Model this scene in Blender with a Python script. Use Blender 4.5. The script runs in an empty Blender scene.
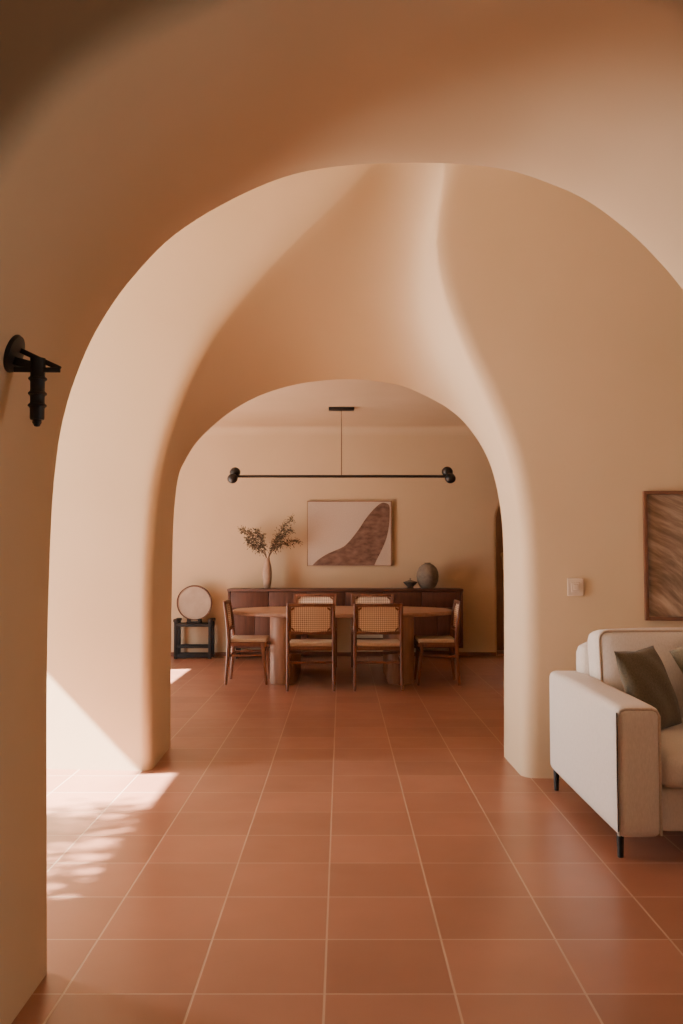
import bpy, bmesh, math, random
from mathutils import Vector, Matrix

random.seed(7)
PI = math.pi
col = bpy.context.scene.collection

# ------------------------------------------------------------------ camera model (used to survey the photo)
FOC, PIT, EYE = 913.0, 0.05, 1.35


def W(x, y, Y):
    """survey point seen at (x, y), standing at distance Y down the hall"""
    u = (x - 341.5) / FOC
    v = (512 - y) / FOC
    d = math.cos(PIT) - v * math.sin(PIT)
    up = math.sin(PIT) + v * math.cos(PIT)
    return Vector((u / d * Y, Y, EYE + up / d * Y))


# ------------------------------------------------------------------ materials
def new_mat(name):
    m = bpy.data.materials.new(name)
    m.use_nodes = True
    nt = m.node_tree
    b = nt.nodes['Principled BSDF']
    return m, nt, b


def noise_mat(name, c1, c2, scale=8, rough=0.6, bump=0.0, bscale=60, stretch=(1, 1, 1), detail=5, sheen=0.0, lo=0.3, hi=0.7, spec=0.5):
    m, nt, b = new_mat(name)
    N, L = nt.nodes, nt.links
    tc = N.new('ShaderNodeTexCoord')
    mp = N.new('ShaderNodeMapping')
    mp.inputs['Scale'].default_value = stretch
    L.new(tc.outputs['Object'], mp.inputs['Vector'])
    n = N.new('ShaderNodeTexNoise')
    n.inputs['Scale'].default_value = scale
    n.inputs['Detail'].default_value = detail
    L.new(mp.outputs[0], n.inputs['Vector'])
    r = N.new('ShaderNodeValToRGB')
    r.color_ramp.elements[0].position = lo
    r.color_ramp.elements[1].position = hi
    r.color_ramp.elements[0].color = (*c1, 1)
    r.color_ramp.elements[1].color = (*c2, 1)
    L.new(n.outputs['Fac'], r.inputs[0])
    L.new(r.outputs[0], b.inputs['Base Color'])
    b.inputs['Roughness'].default_value = rough
    b.inputs['Specular IOR Level'].default_value = spec
    if sheen:
        b.inputs['Sheen Weight'].default_value = sheen
    if bump:
        n2 = N.new('ShaderNodeTexNoise')
        n2.inputs['Scale'].default_value = bscale
        n2.inputs['Detail'].default_value = 4
        L.new(mp.outputs[0], n2.inputs['Vector'])
        bp = N.new('ShaderNodeBump')
        bp.inputs['Strength'].default_value = bump
        bp.inputs['Distance'].default_value = 0.01
        L.new(n2.outputs['Fac'], bp.inputs['Height'])
        L.new(bp.outputs[0], b.inputs['Normal'])
    return m


TILE, TX0, TY0 = 0.405, -0.053, 2.900


def tile_mat():
    m, nt, b = new_mat('terracotta tiles')
    N, L = nt.nodes, nt.links
    tc = N.new('ShaderNodeTexCoord')
    mp = N.new('ShaderNodeMapping')
    mp.inputs['Location'].default_value = (-TX0 + TILE * 40, -TY0 + TILE * 40, 0)
    L.new(tc.outputs['Object'], mp.inputs['Vector'])
    br = N.new('ShaderNodeTexBrick')
    br.offset = 0
    br.squash = 1
    br.inputs['Scale'].default_value = 1
    br.inputs['Brick Width'].default_value = TILE
    br.inputs['Row Height'].default_value = TILE
    br.inputs['Mortar Size'].default_value = 0.0042
    br.inputs['Mortar Smooth'].default_value = 0.25
    br.inputs['Bias'].default_value = 0
    br.inputs['Color1'].default_value = (0.275, 0.118, 0.072, 1)
    br.inputs['Color2'].default_value = (0.35, 0.157, 0.10, 1)
    br.inputs['Mortar'].default_value = (0.47, 0.325, 0.23, 1)
    L.new(mp.outputs[0], br.inputs['Vector'])
    n = N.new('ShaderNodeTexNoise')
    n.inputs['Scale'].default_value = 2.3
    n.inputs['Detail'].default_value = 6
    L.new(mp.outputs[0], n.inputs['Vector'])
    rp = N.new('ShaderNodeValToRGB')
    rp.color_ramp.elements[0].position = 0.15
    rp.color_ramp.elements[1].position = 0.85
    rp.color_ramp.elements[0].color = (0.80, 0.76, 0.74, 1)
    rp.color_ramp.elements[1].color = (1.08, 1.08, 1.08, 1)
    L.new(n.outputs['Fac'], rp.inputs[0])
    mx = N.new('ShaderNodeMix')
    mx.data_type = 'RGBA'
    mx.blend_type = 'MULTIPLY'
    mx.inputs[0].default_value = 1
    L.new(br.outputs['Color'], mx.inputs[6])
    L.new(rp.outputs[0], mx.inputs[7])
    L.new(mx.outputs[2], b.inputs['Base Color'])
    n2 = N.new('ShaderNodeTexNoise')
    n2.inputs['Scale'].default_value = 5
    n2.inputs['Detail'].default_value = 5
    L.new(mp.outputs[0], n2.inputs['Vector'])
    mr = N.new('ShaderNodeMapRange')
    mr.inputs['To Min'].default_value = 0.28
    mr.inputs['To Max'].default_value = 0.38
    L.new(n2.outputs['Fac'], mr.inputs['Value'])
    L.new(mr.outputs[0], b.inputs['Roughness'])
    b.inputs['Specular IOR Level'].default_value = 0.7
    # slightly cushioned tile faces, sunk joints
    inv = N.new('ShaderNodeMath')
    inv.operation = 'MULTIPLY_ADD'
    inv.inputs[1].default_value = -1
    inv.inputs[2].default_value = 1
    L.new(br.outputs['Fac'], inv.inputs[0])
    ad = N.new('ShaderNodeMath')
    ad.operation = 'MULTIPLY_ADD'
    ad.inputs[0].default_value = 0.0
    L.new(inv.outputs[0], ad.inputs[2])
    bp = N.new('ShaderNodeBump')
    bp.inputs['Strength'].default_value = 0.35
    bp.inputs['Distance'].default_value = 0.006
    L.new(ad.outputs[0], bp.inputs['Height'])
    L.new(bp.outputs[0], b.inputs['Normal'])
    return m


def cane_mat():
    m, nt, b = new_mat('woven cane')
    N, L = nt.nodes, nt.links
    tc = N.new('ShaderNodeTexCoord')
    sp = N.new('ShaderNodeSeparateXYZ')
    L.new(tc.outputs['Object'], sp.inputs[0])
    cs = []
    for k, out in enumerate(('X', 'Z')):
        a = N.new('ShaderNodeMath')
        a.operation = 'MULTIPLY'
        a.inputs[1].default_value = 2 * PI / 0.021
        L.new(sp.outputs[out], a.inputs[0])
        c = N.new('ShaderNodeMath')
        c.operation = 'COSINE'
        L.new(a.outputs[0], c.inputs[0])
        cs.append(c)
    s = N.new('ShaderNodeMath')
    s.operation = 'ADD'
    L.new(cs[0].outputs[0], s.inputs[0])
    L.new(cs[1].outputs[0], s.inputs[1])
    r = N.new('ShaderNodeValToRGB')
    r.color_ramp.elements[0].position = 0.25
    r.color_ramp.elements[1].position = 0.62
    r.color_ramp.elements[0].color = (0.92, 0.76, 0.58, 1)
    r.color_ramp.elements[1].color = (0.50, 0.37, 0.26, 1)
    mr = N.new('ShaderNodeMapRange')
    mr.inputs['From Min'].default_value = -2
    mr.inputs['From Max'].default_value = 2
    L.new(s.outputs[0], mr.inputs['Value'])
    L.new(mr.outputs[0], r.inputs[0])
    L.new(r.outputs[0], b.inputs['Base Color'])
    b.inputs['Roughness'].default_value = 0.55
    gt = N.new('ShaderNodeMath')
    gt.operation = 'LESS_THAN'
    gt.inputs[1].default_value = 0.92
    L.new(mr.outputs[0], gt.inputs[0])
    L.new(gt.outputs[0], b.inputs['Alpha'])
    return m


def strokes_mat():
    """sweeping diagonal brush strokes of the framed picture"""
    m, nt, b = new_mat('brushed canvas')
    N, L = nt.nodes, nt.links
    tc = N.new('ShaderNodeTexCoord')
    mp = N.new('ShaderNodeMapping')
    m0 = N.new('ShaderNodeMapping')
    m0.inputs['Rotation'].default_value = (0, R(-30), 0)
    L.new(tc.outputs['Object'], m0.inputs['Vector'])
    mp.inputs['Scale'].default_value = (0.9, 1, 7.0)
    L.new(m0.outputs[0], mp.inputs['Vector'])
    n0 = N.new('ShaderNodeTexNoise')
    n0.inputs['Scale'].default_value = 1.6
    L.new(tc.outputs['Object'], n0.inputs['Vector'])
    mxv = N.new('ShaderNodeVectorMath')
    mxv.operation = 'MULTIPLY_ADD'
    mxv.inputs[1].default_value = (0.5, 0, 1.6)
    L.new(n0.outputs['Color'], mxv.inputs[0])
    L.new(mp.outputs[0], mxv.inputs[2])
    n = N.new('ShaderNodeTexNoise')
    n.inputs['Scale'].default_value = 2.6
    n.inputs['Detail'].default_value = 9
    n.inputs['Roughness'].default_value = 0.62
    L.new(mxv.outputs[0], n.inputs['Vector'])
    r = N.new('ShaderNodeValToRGB')
    e = r.color_ramp.elements
    e[0].position, e[1].position = 0.30, 0.72
    e[0].color, e[1].color = (0.11, 0.072, 0.047, 1), (0.56, 0.43, 0.32, 1)
    k = e.new(0.5)
    k.color = (0.28, 0.195, 0.135, 1)
    L.new(n.outputs['Fac'], r.inputs[0])
    L.new(r.outputs[0], b.inputs['Base Color'])
    b.inputs['Roughness'].default_value = 0.7
    bp = N.new('ShaderNodeBump')
    bp.inputs['Strength'].default_value = 0.4
    bp.inputs['Distance'].default_value = 0.004
    L.new(n.outputs['Fac'], bp.inputs['Height'])
    L.new(bp.outputs[0], b.inputs['Normal'])
    return m


def R(d):
    return math.radians(d)


M = {}
M['plaster'] = noise_mat('lime plaster', (0.57, 0.435, 0.28), (0.61, 0.47, 0.31), scale=1.3, rough=0.85, bump=0.10, bscale=9, spec=0.2)
M['tile'] = tile_mat()
M['skirting'] = noise_mat('dark terracotta skirting', (0.14, 0.06, 0.035), (0.20, 0.085, 0.05), scale=5, rough=0.6)
M['chair_wood'] = noise_mat('reddish teak', (0.14, 0.052, 0.025), (0.22, 0.086, 0.042), scale=14, rough=0.42, stretch=(4, 4, 0.7))
M['table_wood'] = noise_mat('pale brown oak', (0.30, 0.165, 0.105), (0.40, 0.235, 0.155), scale=7, rough=0.5, stretch=(0.6, 5, 5))
M['leg_wood'] = noise_mat('pale brown oak upright grain', (0.30, 0.165, 0.105), (0.40, 0.235, 0.155), scale=7, rough=0.5, stretch=(5, 5, 0.6))
M['walnut'] = noise_mat('dark walnut', (0.070, 0.028, 0.018), (0.125, 0.05, 0.032), scale=9, rough=0.45, stretch=(4, 4, 0.5))
M['walnut_top'] = noise_mat('dark walnut worktop', (0.070, 0.030, 0.020), (0.13, 0.056, 0.036), scale=9, rough=0.4, stretch=(0.5, 4, 4))
M['cane'] = cane_mat()
M['black'] = noise_mat('matt black iron', (0.006, 0.005, 0.005), (0.014, 0.012, 0.011), scale=30, rough=0.5)
M['blackwood'] = noise_mat('black stained wood', (0.007, 0.005, 0.004), (0.014, 0.010, 0.008), scale=12, rough=0.7)
M['linen'] = noise_mat('natural linen', (0.56, 0.515, 0.46), (0.64, 0.59, 0.53), scale=170, rough=0.9, bump=0.2, bscale=240, stretch=(1, 1, 0.3), sheen=0.15, spec=0.15)
M['piping'] = noise_mat('linen piping', (0.42, 0.345, 0.275), (0.50, 0.42, 0.34), scale=90, rough=0.9, spec=0.15)
M['seam'] = noise_mat('dark seam', (0.045, 0.034, 0.026), (0.07, 0.05, 0.04), scale=60, rough=0.9)
M['olive'] = noise_mat('olive grey linen', (0.095, 0.082, 0.056), (0.14, 0.122, 0.085), scale=120, rough=0.95, bump=0.4, bscale=160, sheen=0.2, spec=0.1)
M['sage'] = noise_mat('sage grey linen', (0.20, 0.19, 0.14), (0.27, 0.255, 0.195), scale=120, rough=0.95, bump=0.4, bscale=160, sheen=0.2, spec=0.1)
M['vase'] = noise_mat('pale clay', (0.34, 0.235, 0.165), (0.42, 0.30, 0.215), scale=20, rough=0.8, bump=0.3)
M['stone'] = noise_mat('grey brown stoneware', (0.19, 0.155, 0.118), (0.25, 0.205, 0.158), scale=26, rough=0.85, bump=0.5, bscale=70, lo=0.35, hi=0.68)
M['darkstone'] = noise_mat('dark stoneware', (0.05, 0.038, 0.03), (0.10, 0.078, 0.06), scale=26, rough=0.7, bump=0.3)
M['leaf'] = noise_mat('dry olive leaves', (0.05, 0.042, 0.022), (0.095, 0.08, 0.045), scale=40, rough=0.7)
M['twig'] = noise_mat('twig', (0.10, 0.065, 0.04), (0.16, 0.105, 0.065), scale=30, rough=0.8)
M['canvas'] = noise_mat('off white canvas', (0.52, 0.42, 0.33), (0.57, 0.47, 0.375), scale=60, rough=0.9, bump=0.2, bscale=300)
M['paint'] = noise_mat('brown painted shape', (0.115, 0.058, 0.038), (0.25, 0.145, 0.10), scale=9, rough=0.8, detail=8, bump=0.3, lo=0.32, hi=0.7, stretch=(1, 1, 2))
M['oak_edge'] = noise_mat('brown frame strip', (0.20, 0.10, 0.055), (0.27, 0.14, 0.08), scale=12, rough=0.5)
M['frame'] = noise_mat('dark brown frame', (0.12, 0.045, 0.022), (0.18, 0.072, 0.036), scale=12, rough=0.45)
M['strokes'] = strokes_mat()
M['plastic'] = noise_mat('cream plastic', (0.62, 0.50, 0.39), (0.65, 0.53, 0.415), scale=5, rough=0.4)
M['skin'] = noise_mat('cream drum skin', (0.36, 0.285, 0.21), (0.43, 0.345, 0.255), scale=9, rough=0.6)
M['brass'] = noise_mat('aged brass', (0.40, 0.25, 0.12), (0.5, 0.33, 0.17), scale=30, rough=0.35)
M['brass'].node_tree.nodes['Principled BSDF'].inputs['Metallic'].default_value = 0.8
M['door'] = noise_mat('old brown door', (0.14, 0.075, 0.045), (0.21, 0.115, 0.07), scale=6, rough=0.6, stretch=(5, 5, 0.5))
M['ground'] = noise_mat('dusty ground', (0.42, 0.33, 0.24), (0.5, 0.4, 0.3), scale=3, rough=0.95)


# ------------------------------------------------------------------ mesh helpers
class MB:
    def __init__(s):
        s.bm = bmesh.new()

    def _merge(s, t, mat=None):
        if mat is not None:
            bmesh.ops.transform(t, matrix=mat, verts=t.verts)
        me = bpy.data.meshes.new('t')
        t.to_mesh(me)
        t.free()
        s.bm.from_mesh(me)
        bpy.data.meshes.remove(me)

    def box(s, x0, x1, y0, y1, z0, z1, bev=0.0, seg=2, mat=None):
        t = bmesh.new()
        bmesh.ops.create_cube(t, size=1)
        for v in t.verts:
            v.co = Vector((x0 + (v.co.x + .5) * (x1 - x0), y0 + (v.co.y + .5) * (y1 - y0), z0 + (v.co.z + .5) * (z1 - z0)))
        if bev:
            bmesh.ops.bevel(t, geom=t.edges[:], offset=bev, segments=seg, profile=0.5, affect='EDGES')
        s._merge(t, mat)
        return s

    def tube(s, pts, rad, n=10, cap=True, oval=1.0):
        """round bar through pts; rad a number or one per point"""
        pts = [Vector(p) for p in pts]
        if not hasattr(rad, '__len__'):
            rad = [rad] * len(pts)
        rings = []
        prev = None
        for i, p in enumerate(pts):
            d = (pts[min(i + 1, len(pts) - 1)] - pts[max(i - 1, 0)]).normalized()
            if prev is None:
                a = Vector((0, 0, 1)) if abs(d.z) < .9 else Vector((1, 0, 0))
                a = (a - d * a.dot(d)).normalized()
            else:
                a = (prev - d * prev.dot(d)).normalized()
            prev = a
            c = d.cross(a)
            rings.append([s.bm.verts.new(p + (a * math.cos(2 * PI * k / n) + c * math.sin(2 * PI * k / n) * oval) * rad[i]) for k in range(n)])
        for r0, r1 in zip(rings, rings[1:]):
            for k in range(n):
                s.bm.faces.new((r0[k], r0[(k + 1) % n], r1[(k + 1) % n], r1[k]))
        if cap:
            s.bm.faces.new(rings[0][::-1])
            s.bm.faces.new(rings[-1])
        return s

    def bar(s, p0, p1, w0, d0, w1=None, d1=None, bev=0.004, up=(0, 1, 0)):
        """tapering rectangular bar from p0 to p1 (w across, d along 'up')"""
        w1 = w0 if w1 is None else w1
        d1 = d0 if d1 is None else d1
        p0, p1 = Vector(p0), Vector(p1)
        z = (p1 - p0).normalized()
        y = Vector(up)
        y = (y - z * y.dot(z)).normalized()
        x = y.cross(z)
        t = bmesh.new()
        a = [t.verts.new(p0 + x * sx * w0 / 2 + y * sy * d0 / 2) for sx, sy in ((-1, -1), (1, -1), (1, 1), (-1, 1))]
        b = [t.verts.new(p1 + x * sx * w1 / 2 + y * sy * d1 / 2) for sx, sy in ((-1, -1), (1, -1), (1, 1), (-1, 1))]
        t.faces.new(a[::-1])
        t.faces.new(b)
        for k in range(4):
            t.faces.new((a[k], a[(k + 1) % 4], b[(k + 1) % 4], b[k]))
        if bev:
            bmesh.ops.bevel(t, geom=t.edges[:], offset=bev, segments=2, profile=0.5, affect='EDGES')
        s._merge(t)
        return s

    def lathe(s, prof, n=32, mat=None):
        t = bmesh.new()
        rings = []
        for r, z in prof:
            if r < 1e-5:
                rings.append([t.verts.new((0, 0, z))])
            else:
                rings.append([t.verts.new((r * math.cos(2 * PI * k / n), r * math.sin(2 * PI * k / n), z)) for k in range(n)])
        for a, b in zip(rings, rings[1:]):
            for k in range(n):
                k2 = (k + 1) % n
                if len(a) == 1 and len(b) == 1:
                    continue
                if len(a) == 1:
                    t.faces.new((a[0], b[k2], b[k]))
                elif len(b) == 1:
                    t.faces.new((a[k], a[k2], b[0]))
                else:
                    t.faces.new((a[k], a[k2], b[k2], b[k]))
        bmesh.ops.recalc_face_normals(t, faces=t.faces[:])
        s._merge(t, mat)
        return s

    def prism(s, outline, z0, z1, bev=0.0, seg=3, mat=None):
        """outline in xy, pulled from z0 to z1"""
        t = bmesh.new()
        a = [t.verts.new((x, y, z0)) for x, y in outline]
        b = [t.verts.new((x, y, z1)) for x, y in outline]
        n = len(a)
        f0 = t.faces.new(a[::-1])
        f1 = t.faces.new(b)
        for k in range(n):
            t.faces.new((a[k], a[(k + 1) % n], b[(k + 1) % n], b[k]))
        bmesh.ops.recalc_face_normals(t, faces=t.faces[:])
        if bev:
            ed = [e for e in t.edges if abs(e.verts[0].co.z - e.verts[1].co.z) < 1e-6]
            bmesh.ops.bevel(t, geom=ed, offset=bev, segments=seg, profile=0.5, affect='EDGES')
        s._merge(t, mat)
        return s

    def grid(s, rows, closed=False):
        vs = [[s.bm.verts.new(p) for p in r] for r in rows]
        for r0, r1 in zip(vs, vs[1:]):
            n = len(r0)
            for k in range(n if closed else n - 1):
                s.bm.faces.new((r0[k], r0[(k + 1) % n], r1[(k + 1) % n], r1[k]))
        return s

    def build(s, name, mat, parent=None, smooth=35, loc=None):
        me = bpy.data.meshes.new(name)
        s.bm.to_mesh(me)
        s.bm.free()
        me.materials.append(mat)
        if smooth:
            me.polygons.foreach_set('use_smooth', [True] * len(me.polygons))
            if smooth < 180:
                try:
                    me.set_sharp_from_angle(angle=R(smooth))
                except Exception:
                    pass
        o = bpy.data.objects.new(name, me)
        col.objects.link(o)
        if parent:
            o.parent = parent
        if loc:
            o.location = loc
        return o


def thing(name, label, cat, loc=(0, 0, 0), rz=0.0, group=None):
    o = bpy.data.objects.new(name, None)
    o.empty_display_size = 0.1
    col.objects.link(o)
    o.location = loc
    o.rotation_euler = (0, 0, rz)
    tag(o, label, cat, group)
    return o


def tag(o, label, cat, group=None):
    o['label'] = label
    o['category'] = cat
    if group:
        o['group'] = group
    return o


def struct(o):
    o['kind'] = 'structure'
    return o


def copy_tree(o, parent=None):
    c = o.copy()
    col.objects.link(c)
    if parent:
        c.parent = parent
    for ch in list(o.children):
        copy_tree(ch, c)
    return c


def catmull(pts, n=8):
    out = []
    P = [pts[0]] + list(pts) + [pts[-1]]
    for i in range(1, len(P) - 2):
        p0, p1, p2, p3 = P[i - 1], P[i], P[i + 1], P[i + 2]
        for k in range(n):
            t = k / n
            out.append(tuple(0.5 * (2 * b + (c - a) * t + (2 * a - 5 * b + 4 * c - d) * t * t + (3 * b - a - 3 * c + d) * t ** 3)
                             for a, b, c, d in zip(p0, p1, p2, p3)))
    out.append(tuple(pts[-1]))
    return out


def resample(pts, n):
    pts = [Vector(p) for p in pts]
    acc = [0]
    for a, b in zip(pts, pts[1:]):
        acc.append(acc[-1] + (b - a).length)
    out = []
    j = 0
    for i in range(n):
        s = acc[-1] * i / (n - 1)
        while j < len(acc) - 2 and acc[j + 1] < s:
            j += 1
        d = acc[j + 1] - acc[j]
        out.append(pts[j].lerp(pts[j + 1], 0 if d == 0 else (s - acc[j]) / d))
    return out


def bez(a, b, c, n):
    return [a * (1 - t) ** 2 + b * 2 * t * (1 - t) + c * t * t for t in [k / n for k in range(n + 1)]]


# ------------------------------------------------------------------ THE SETTING
XL, XR = -4.60, 7.50            # outer walls of the middle and dining rooms
FAR = 12.64                     # back wall of the dining room
DCEIL, MCEIL, FCEIL = 3.17, 4.40, 3.45

fl = MB()
fl.bm.faces.new([fl.bm.verts.new(p) for p in ((XL - 0.3, -3.2, 0), (XR, -3.2, 0), (XR, 14.4, 0), (XL - 0.3, 14.4, 0))])
struct(fl.build('floor', M['tile'], smooth=0))

# --- near arch
A1B, A1F = 3.05, 1.98
prof_px = [(48, 973), (48, 900), (48, 800), (48, 690), (49.5, 600), (53, 510), (57.5, 460), (62, 430), (72, 391), (92, 341), (118, 298), (145, 265), (170, 240), (198, 220),
           (224, 205), (251, 191.5), (278, 180.5), (304, 173), (338, 167.5), (372, 165), (412, 164), (454, 165), (504, 170.5), (545, 183), (587, 202), (628, 232.5),
           (657, 261), (683, 292), (720, 345), (755, 420), (778, 510), (788, 610), (790, 780), (790, 973)]
prof = [W(x, y, A1B) for x, y in prof_px]
prof[0].z = prof[-1].z = 0.0
prof = resample(catmull(prof, 8), 150)
prof[0].z = prof[-1].z = -0.002


def to_rect(p, c, x0, x1, z1):
    """from c through p on to the rectangle x0..x1, 0..z1"""
    d = Vector((p.x - c[0], 0, p.z - c[1]))
    k = 1e9
    if d.x < -1e-6:
        k = min(k, (x0 - c[0]) / d.x)
    if d.x > 1e-6:
        k = min(k, (x1 - c[0]) / d.x)
    if d.z > 1e-6:
        k = min(k, (z1 - c[1]) / d.z)
    return c[0] + d.x * k, c[1] + d.z * k




def ring(pts, c, x0, x1, z1):
    """outer rectangle points matching pts, with the two upper corners kept square"""
    out = [to_rect(p, c, x0, x1, z1) for p in pts]
    for cx in (x0, x1):
        k = min(range(len(out)), key=lambda j: (out[j][0] - cx) ** 2 + (out[j][1] - z1) ** 2)
        out[k] = (cx, z1)
    return out


rows = []
ringb, ringf = ring(prof, (0.25, 0), XL, XR, MCEIL), ring(prof, (0.25, 0), -2.6, 3.2, FCEIL)
for i, p in enumerate(prof):
    q0, q1 = prof[max(i - 1, 0)], prof[min(i + 1, len(prof) - 1)]
    t = (q1 - q0).normalized()
    out = Vector((-t.z, 0, t.x))              # away from the opening
    if i in (0, len(prof) - 1):
        out = Vector((-1 if i == 0 else 1, 0, 0))
    r = 0.075
    (bx, bz), (fx, fz) = ringb[i], ringf[i]
    pb, pf = Vector((p.x, A1B, p.z)), Vector((p.x, A1F, p.z))
    sec = [Vector((bx, A1B, bz))]
    sec += bez(pb + out * 0.012, pb, pb + Vector((0, -0.012, 0)), 2)
    for k in range(1, 6):
        sec.append(pb.lerp(pf, k / 6))
    sec += bez(pf + Vector((0, r, 0)), pf, pf + out * r, 8)
    sec.append(Vector((fx, A1F, fz)))
    rows.append(sec)
near = MB().grid(rows)
struct(near.build('wall_near', M['plaster'], smooth=50))

# --- second, splayed arch
def near_y(x):
    return 5.86 - 0.0793 * (x + 1.207)


def far_y(x):
    return 6.629 - 0.142 * (x + 1.224)


def WP(x, y, plane):
    Y = plane(0)
    for _ in range(6):
        p = W(x, y, Y)
        Y = plane(p.x)
    return W(x, y, Y)


ridge_px = [(151, 771), (150.5, 700), (151, 620), (152.5, 560), (157, 500), (164, 460), (180, 405), (200, 358), (222, 318), (252, 277), (288, 236), (325, 200),
            (358, 168), (380, 143), (402, 122), (425, 113), (443, 119), (450, 140), (446, 170),
            (437, 203), (433, 238), (436, 268), (445, 302), (462, 345), (484, 393), (506, 446), (517, 490), (523, 545), (525, 620), (524, 700), (523, 778)]
far_px = [(171, 746), (171, 700), (171.5, 640), (172.5, 580), (174, 520), (178, 480), (185.5, 461), (197, 443), (213, 427), (235, 410), (262, 396), (295, 386), (325, 381.8), (345, 380.8),
          (365, 381.5), (385, 384), (405, 388.5), (433, 401), (455, 415), (472, 433), (486, 456), (495, 482), (501, 518), (503, 560), (503.5, 620), (503.5, 700), (503.5, 756)]


def curve(px, plane, nlow=20, nhi=130):
    """lower parts by height, the rest by length, so the two outlines pair up level by level"""
    pts = [Vector(p) for p in catmull([WP(x, y, plane) for x, y in px], 10)]
    zc = 1.45
    i0_ = next(i for i, p in enumerate(pts) if p.z > zc)
    i1_ = max(i for i, p in enumerate(pts) if p.z > zc)
    cut = lambda a, b: a.lerp(b, (zc - a.z) / (b.z - a.z))
    m0, m1 = cut(pts[i0_ - 1], pts[i0_]), cut(pts[i1_], pts[i1_ + 1])
    lo0 = resample(pts[:i0_] + [m0], nlow)
    lo1 = resample([m1] + pts[i1_ + 1:], nlow)
    lo0[0].z = lo1[-1].z = -0.002
    return lo0[:-1] + resample([m0] + pts[i0_:i1_ + 1] + [m1], nhi) + lo1[1:]


NS, FS = curve(ridge_px, near_y), curve(far_px, far_y)
zsq = 3.3
ia = next(i for i, p in enumerate(NS) if p.z > zsq)
ib = max(i for i, p in enumerate(NS) if p.z > zsq)
per = [(XL, NS[ia].z), (XL, MCEIL), (XR, MCEIL), (XR, NS[ib].z)]
top_ring = resample([Vector((x, 0, z)) for x, z in per], ib - ia + 1)
for cx in (XL, XR):
    k = min(range(len(top_ring)), key=lambda j: (top_ring[j].x - cx) ** 2 + (top_ring[j].z - MCEIL) ** 2)
    top_ring[k] = Vector((cx, 0, MCEIL))
rows = []
ns = len(NS)
ringm = ring(FS, (-0.06, 0), XL, XR, DCEIL + 0.1)
for i, (N, F) in enumerate(zip(NS, FS)):
    inn = (F - N).normalized()
    if i < ia:
        O = Vector((XL, 0, N.z))
    elif i > ib:
        O = Vector((XR, 0, N.z))
    else:
        O = top_ring[i - ia].copy()
    O.y = near_y(O.x)
    a_, b_ = NS[max(i - 1, 0)], NS[min(i + 1, ns - 1)]
    t = (b_ - a_).normalized()
    out = Vector((-t.z, 0, t.x))
    if i in (0, ns - 1):
        out = Vector((-1 if i == 0 else 1, 0, 0))
    out.y = -0.0793 * out.x
    out.normalize()
    u = max(0, min(1, (N.z - 0.8) / 3.4))
    wl = max(0, min(1, (1.0 - N.x) / 1.4))          # softer on the left shoulder, crisper on the right
    r = (0.08 + 0.12 * u ** 1.3) * wl + 0.10 * (1 - wl)
    q0, q1 = FS[max(i - 1, 0)], FS[min(i + 1, ns - 1)]
    t = (q1 - q0).normalized()
    fo = Vector((-t.z, 0, t.x))
    if i in (0, ns - 1):
        fo = Vector((-1 if i == 0 else 1, 0, 0))
    b = F - inn * 0.02
    pw_ = 1 + 0.9 * u * wl
    s_r = r / (F - N).length

    def flow(s_):
        q_ = N.lerp(b, s_)
        q_.y = N.y + (b.y - N.y) * s_ ** pw_
        return q_

    sec = [O]
    sec += bez(N + out * r, N, flow(s_r), 10)
    for k in range(1, 9):
        sec.append(flow(s_r + (1 - s_r) * k / 9))
    sec += bez(b, F, F + fo * 0.02, 3)
    bx, bz = ringm[i]
    sec.append(Vector((bx, far_y(bx), bz)))
    rows.append(sec)
# ease the plaster between the two outlines so it flows without creases
for it in range(14):
    new = [[p.copy() for p in r_] for r_ in rows]
    for i in range(1, ns - 1):
        for j in range(8, 20):
            if rows[i][j].z > 1.3:
                new[i][j] = rows[i][j] * 0.5 + (rows[i - 1][j] + rows[i + 1][j]) * 0.25
    rows = new
mid = MB().grid(rows)
bmesh.ops.recalc_face_normals(mid.bm, faces=mid.bm.faces[:])
struct(mid.build('wall_middle', M['plaster'], smooth=60))

# --- back wall of the dining room with the narrow arched doorway at its right
DX0, DX1, DSPR = 2.145, 3.05, 1.86
bw = MB()
ra = (DX1 - DX0) / 2
arch = [(DX0, 0.0), (DX0, 0.9)] + [(DX0 + ra - ra * math.cos(PI * k / 28), DSPR + ra * 0.95 * math.sin(PI * k / 28)) for k in range(29)] + [(DX1, 0.9), (DX1, 0.0)]
rows = []
cr = 0.12
BX0, BX1, BZ1 = DX0 - 0.2, DX1 + 0.2, DSPR + ra + 0.2
ringd = ring([Vector((x, 0, z)) for x, z in arch], (DX0 + ra, 0), BX0, BX1, BZ1)
for i, (x, z) in enumerate(arch):
    ox, oz = ringd[i]
    p = Vector((x, FAR, z))
    cx = Vector((x - (DX0 + ra), 0, max(z - DSPR, 0))).normalized()
    sec = [Vector((ox, FAR, oz))] + bez(p + cx * 0.05, p, p + Vector((0, 0.05, 0)), 5) + [Vector((x, FAR + 0.42, z))]
    rows.append(sec)
bw.grid(rows)
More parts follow.
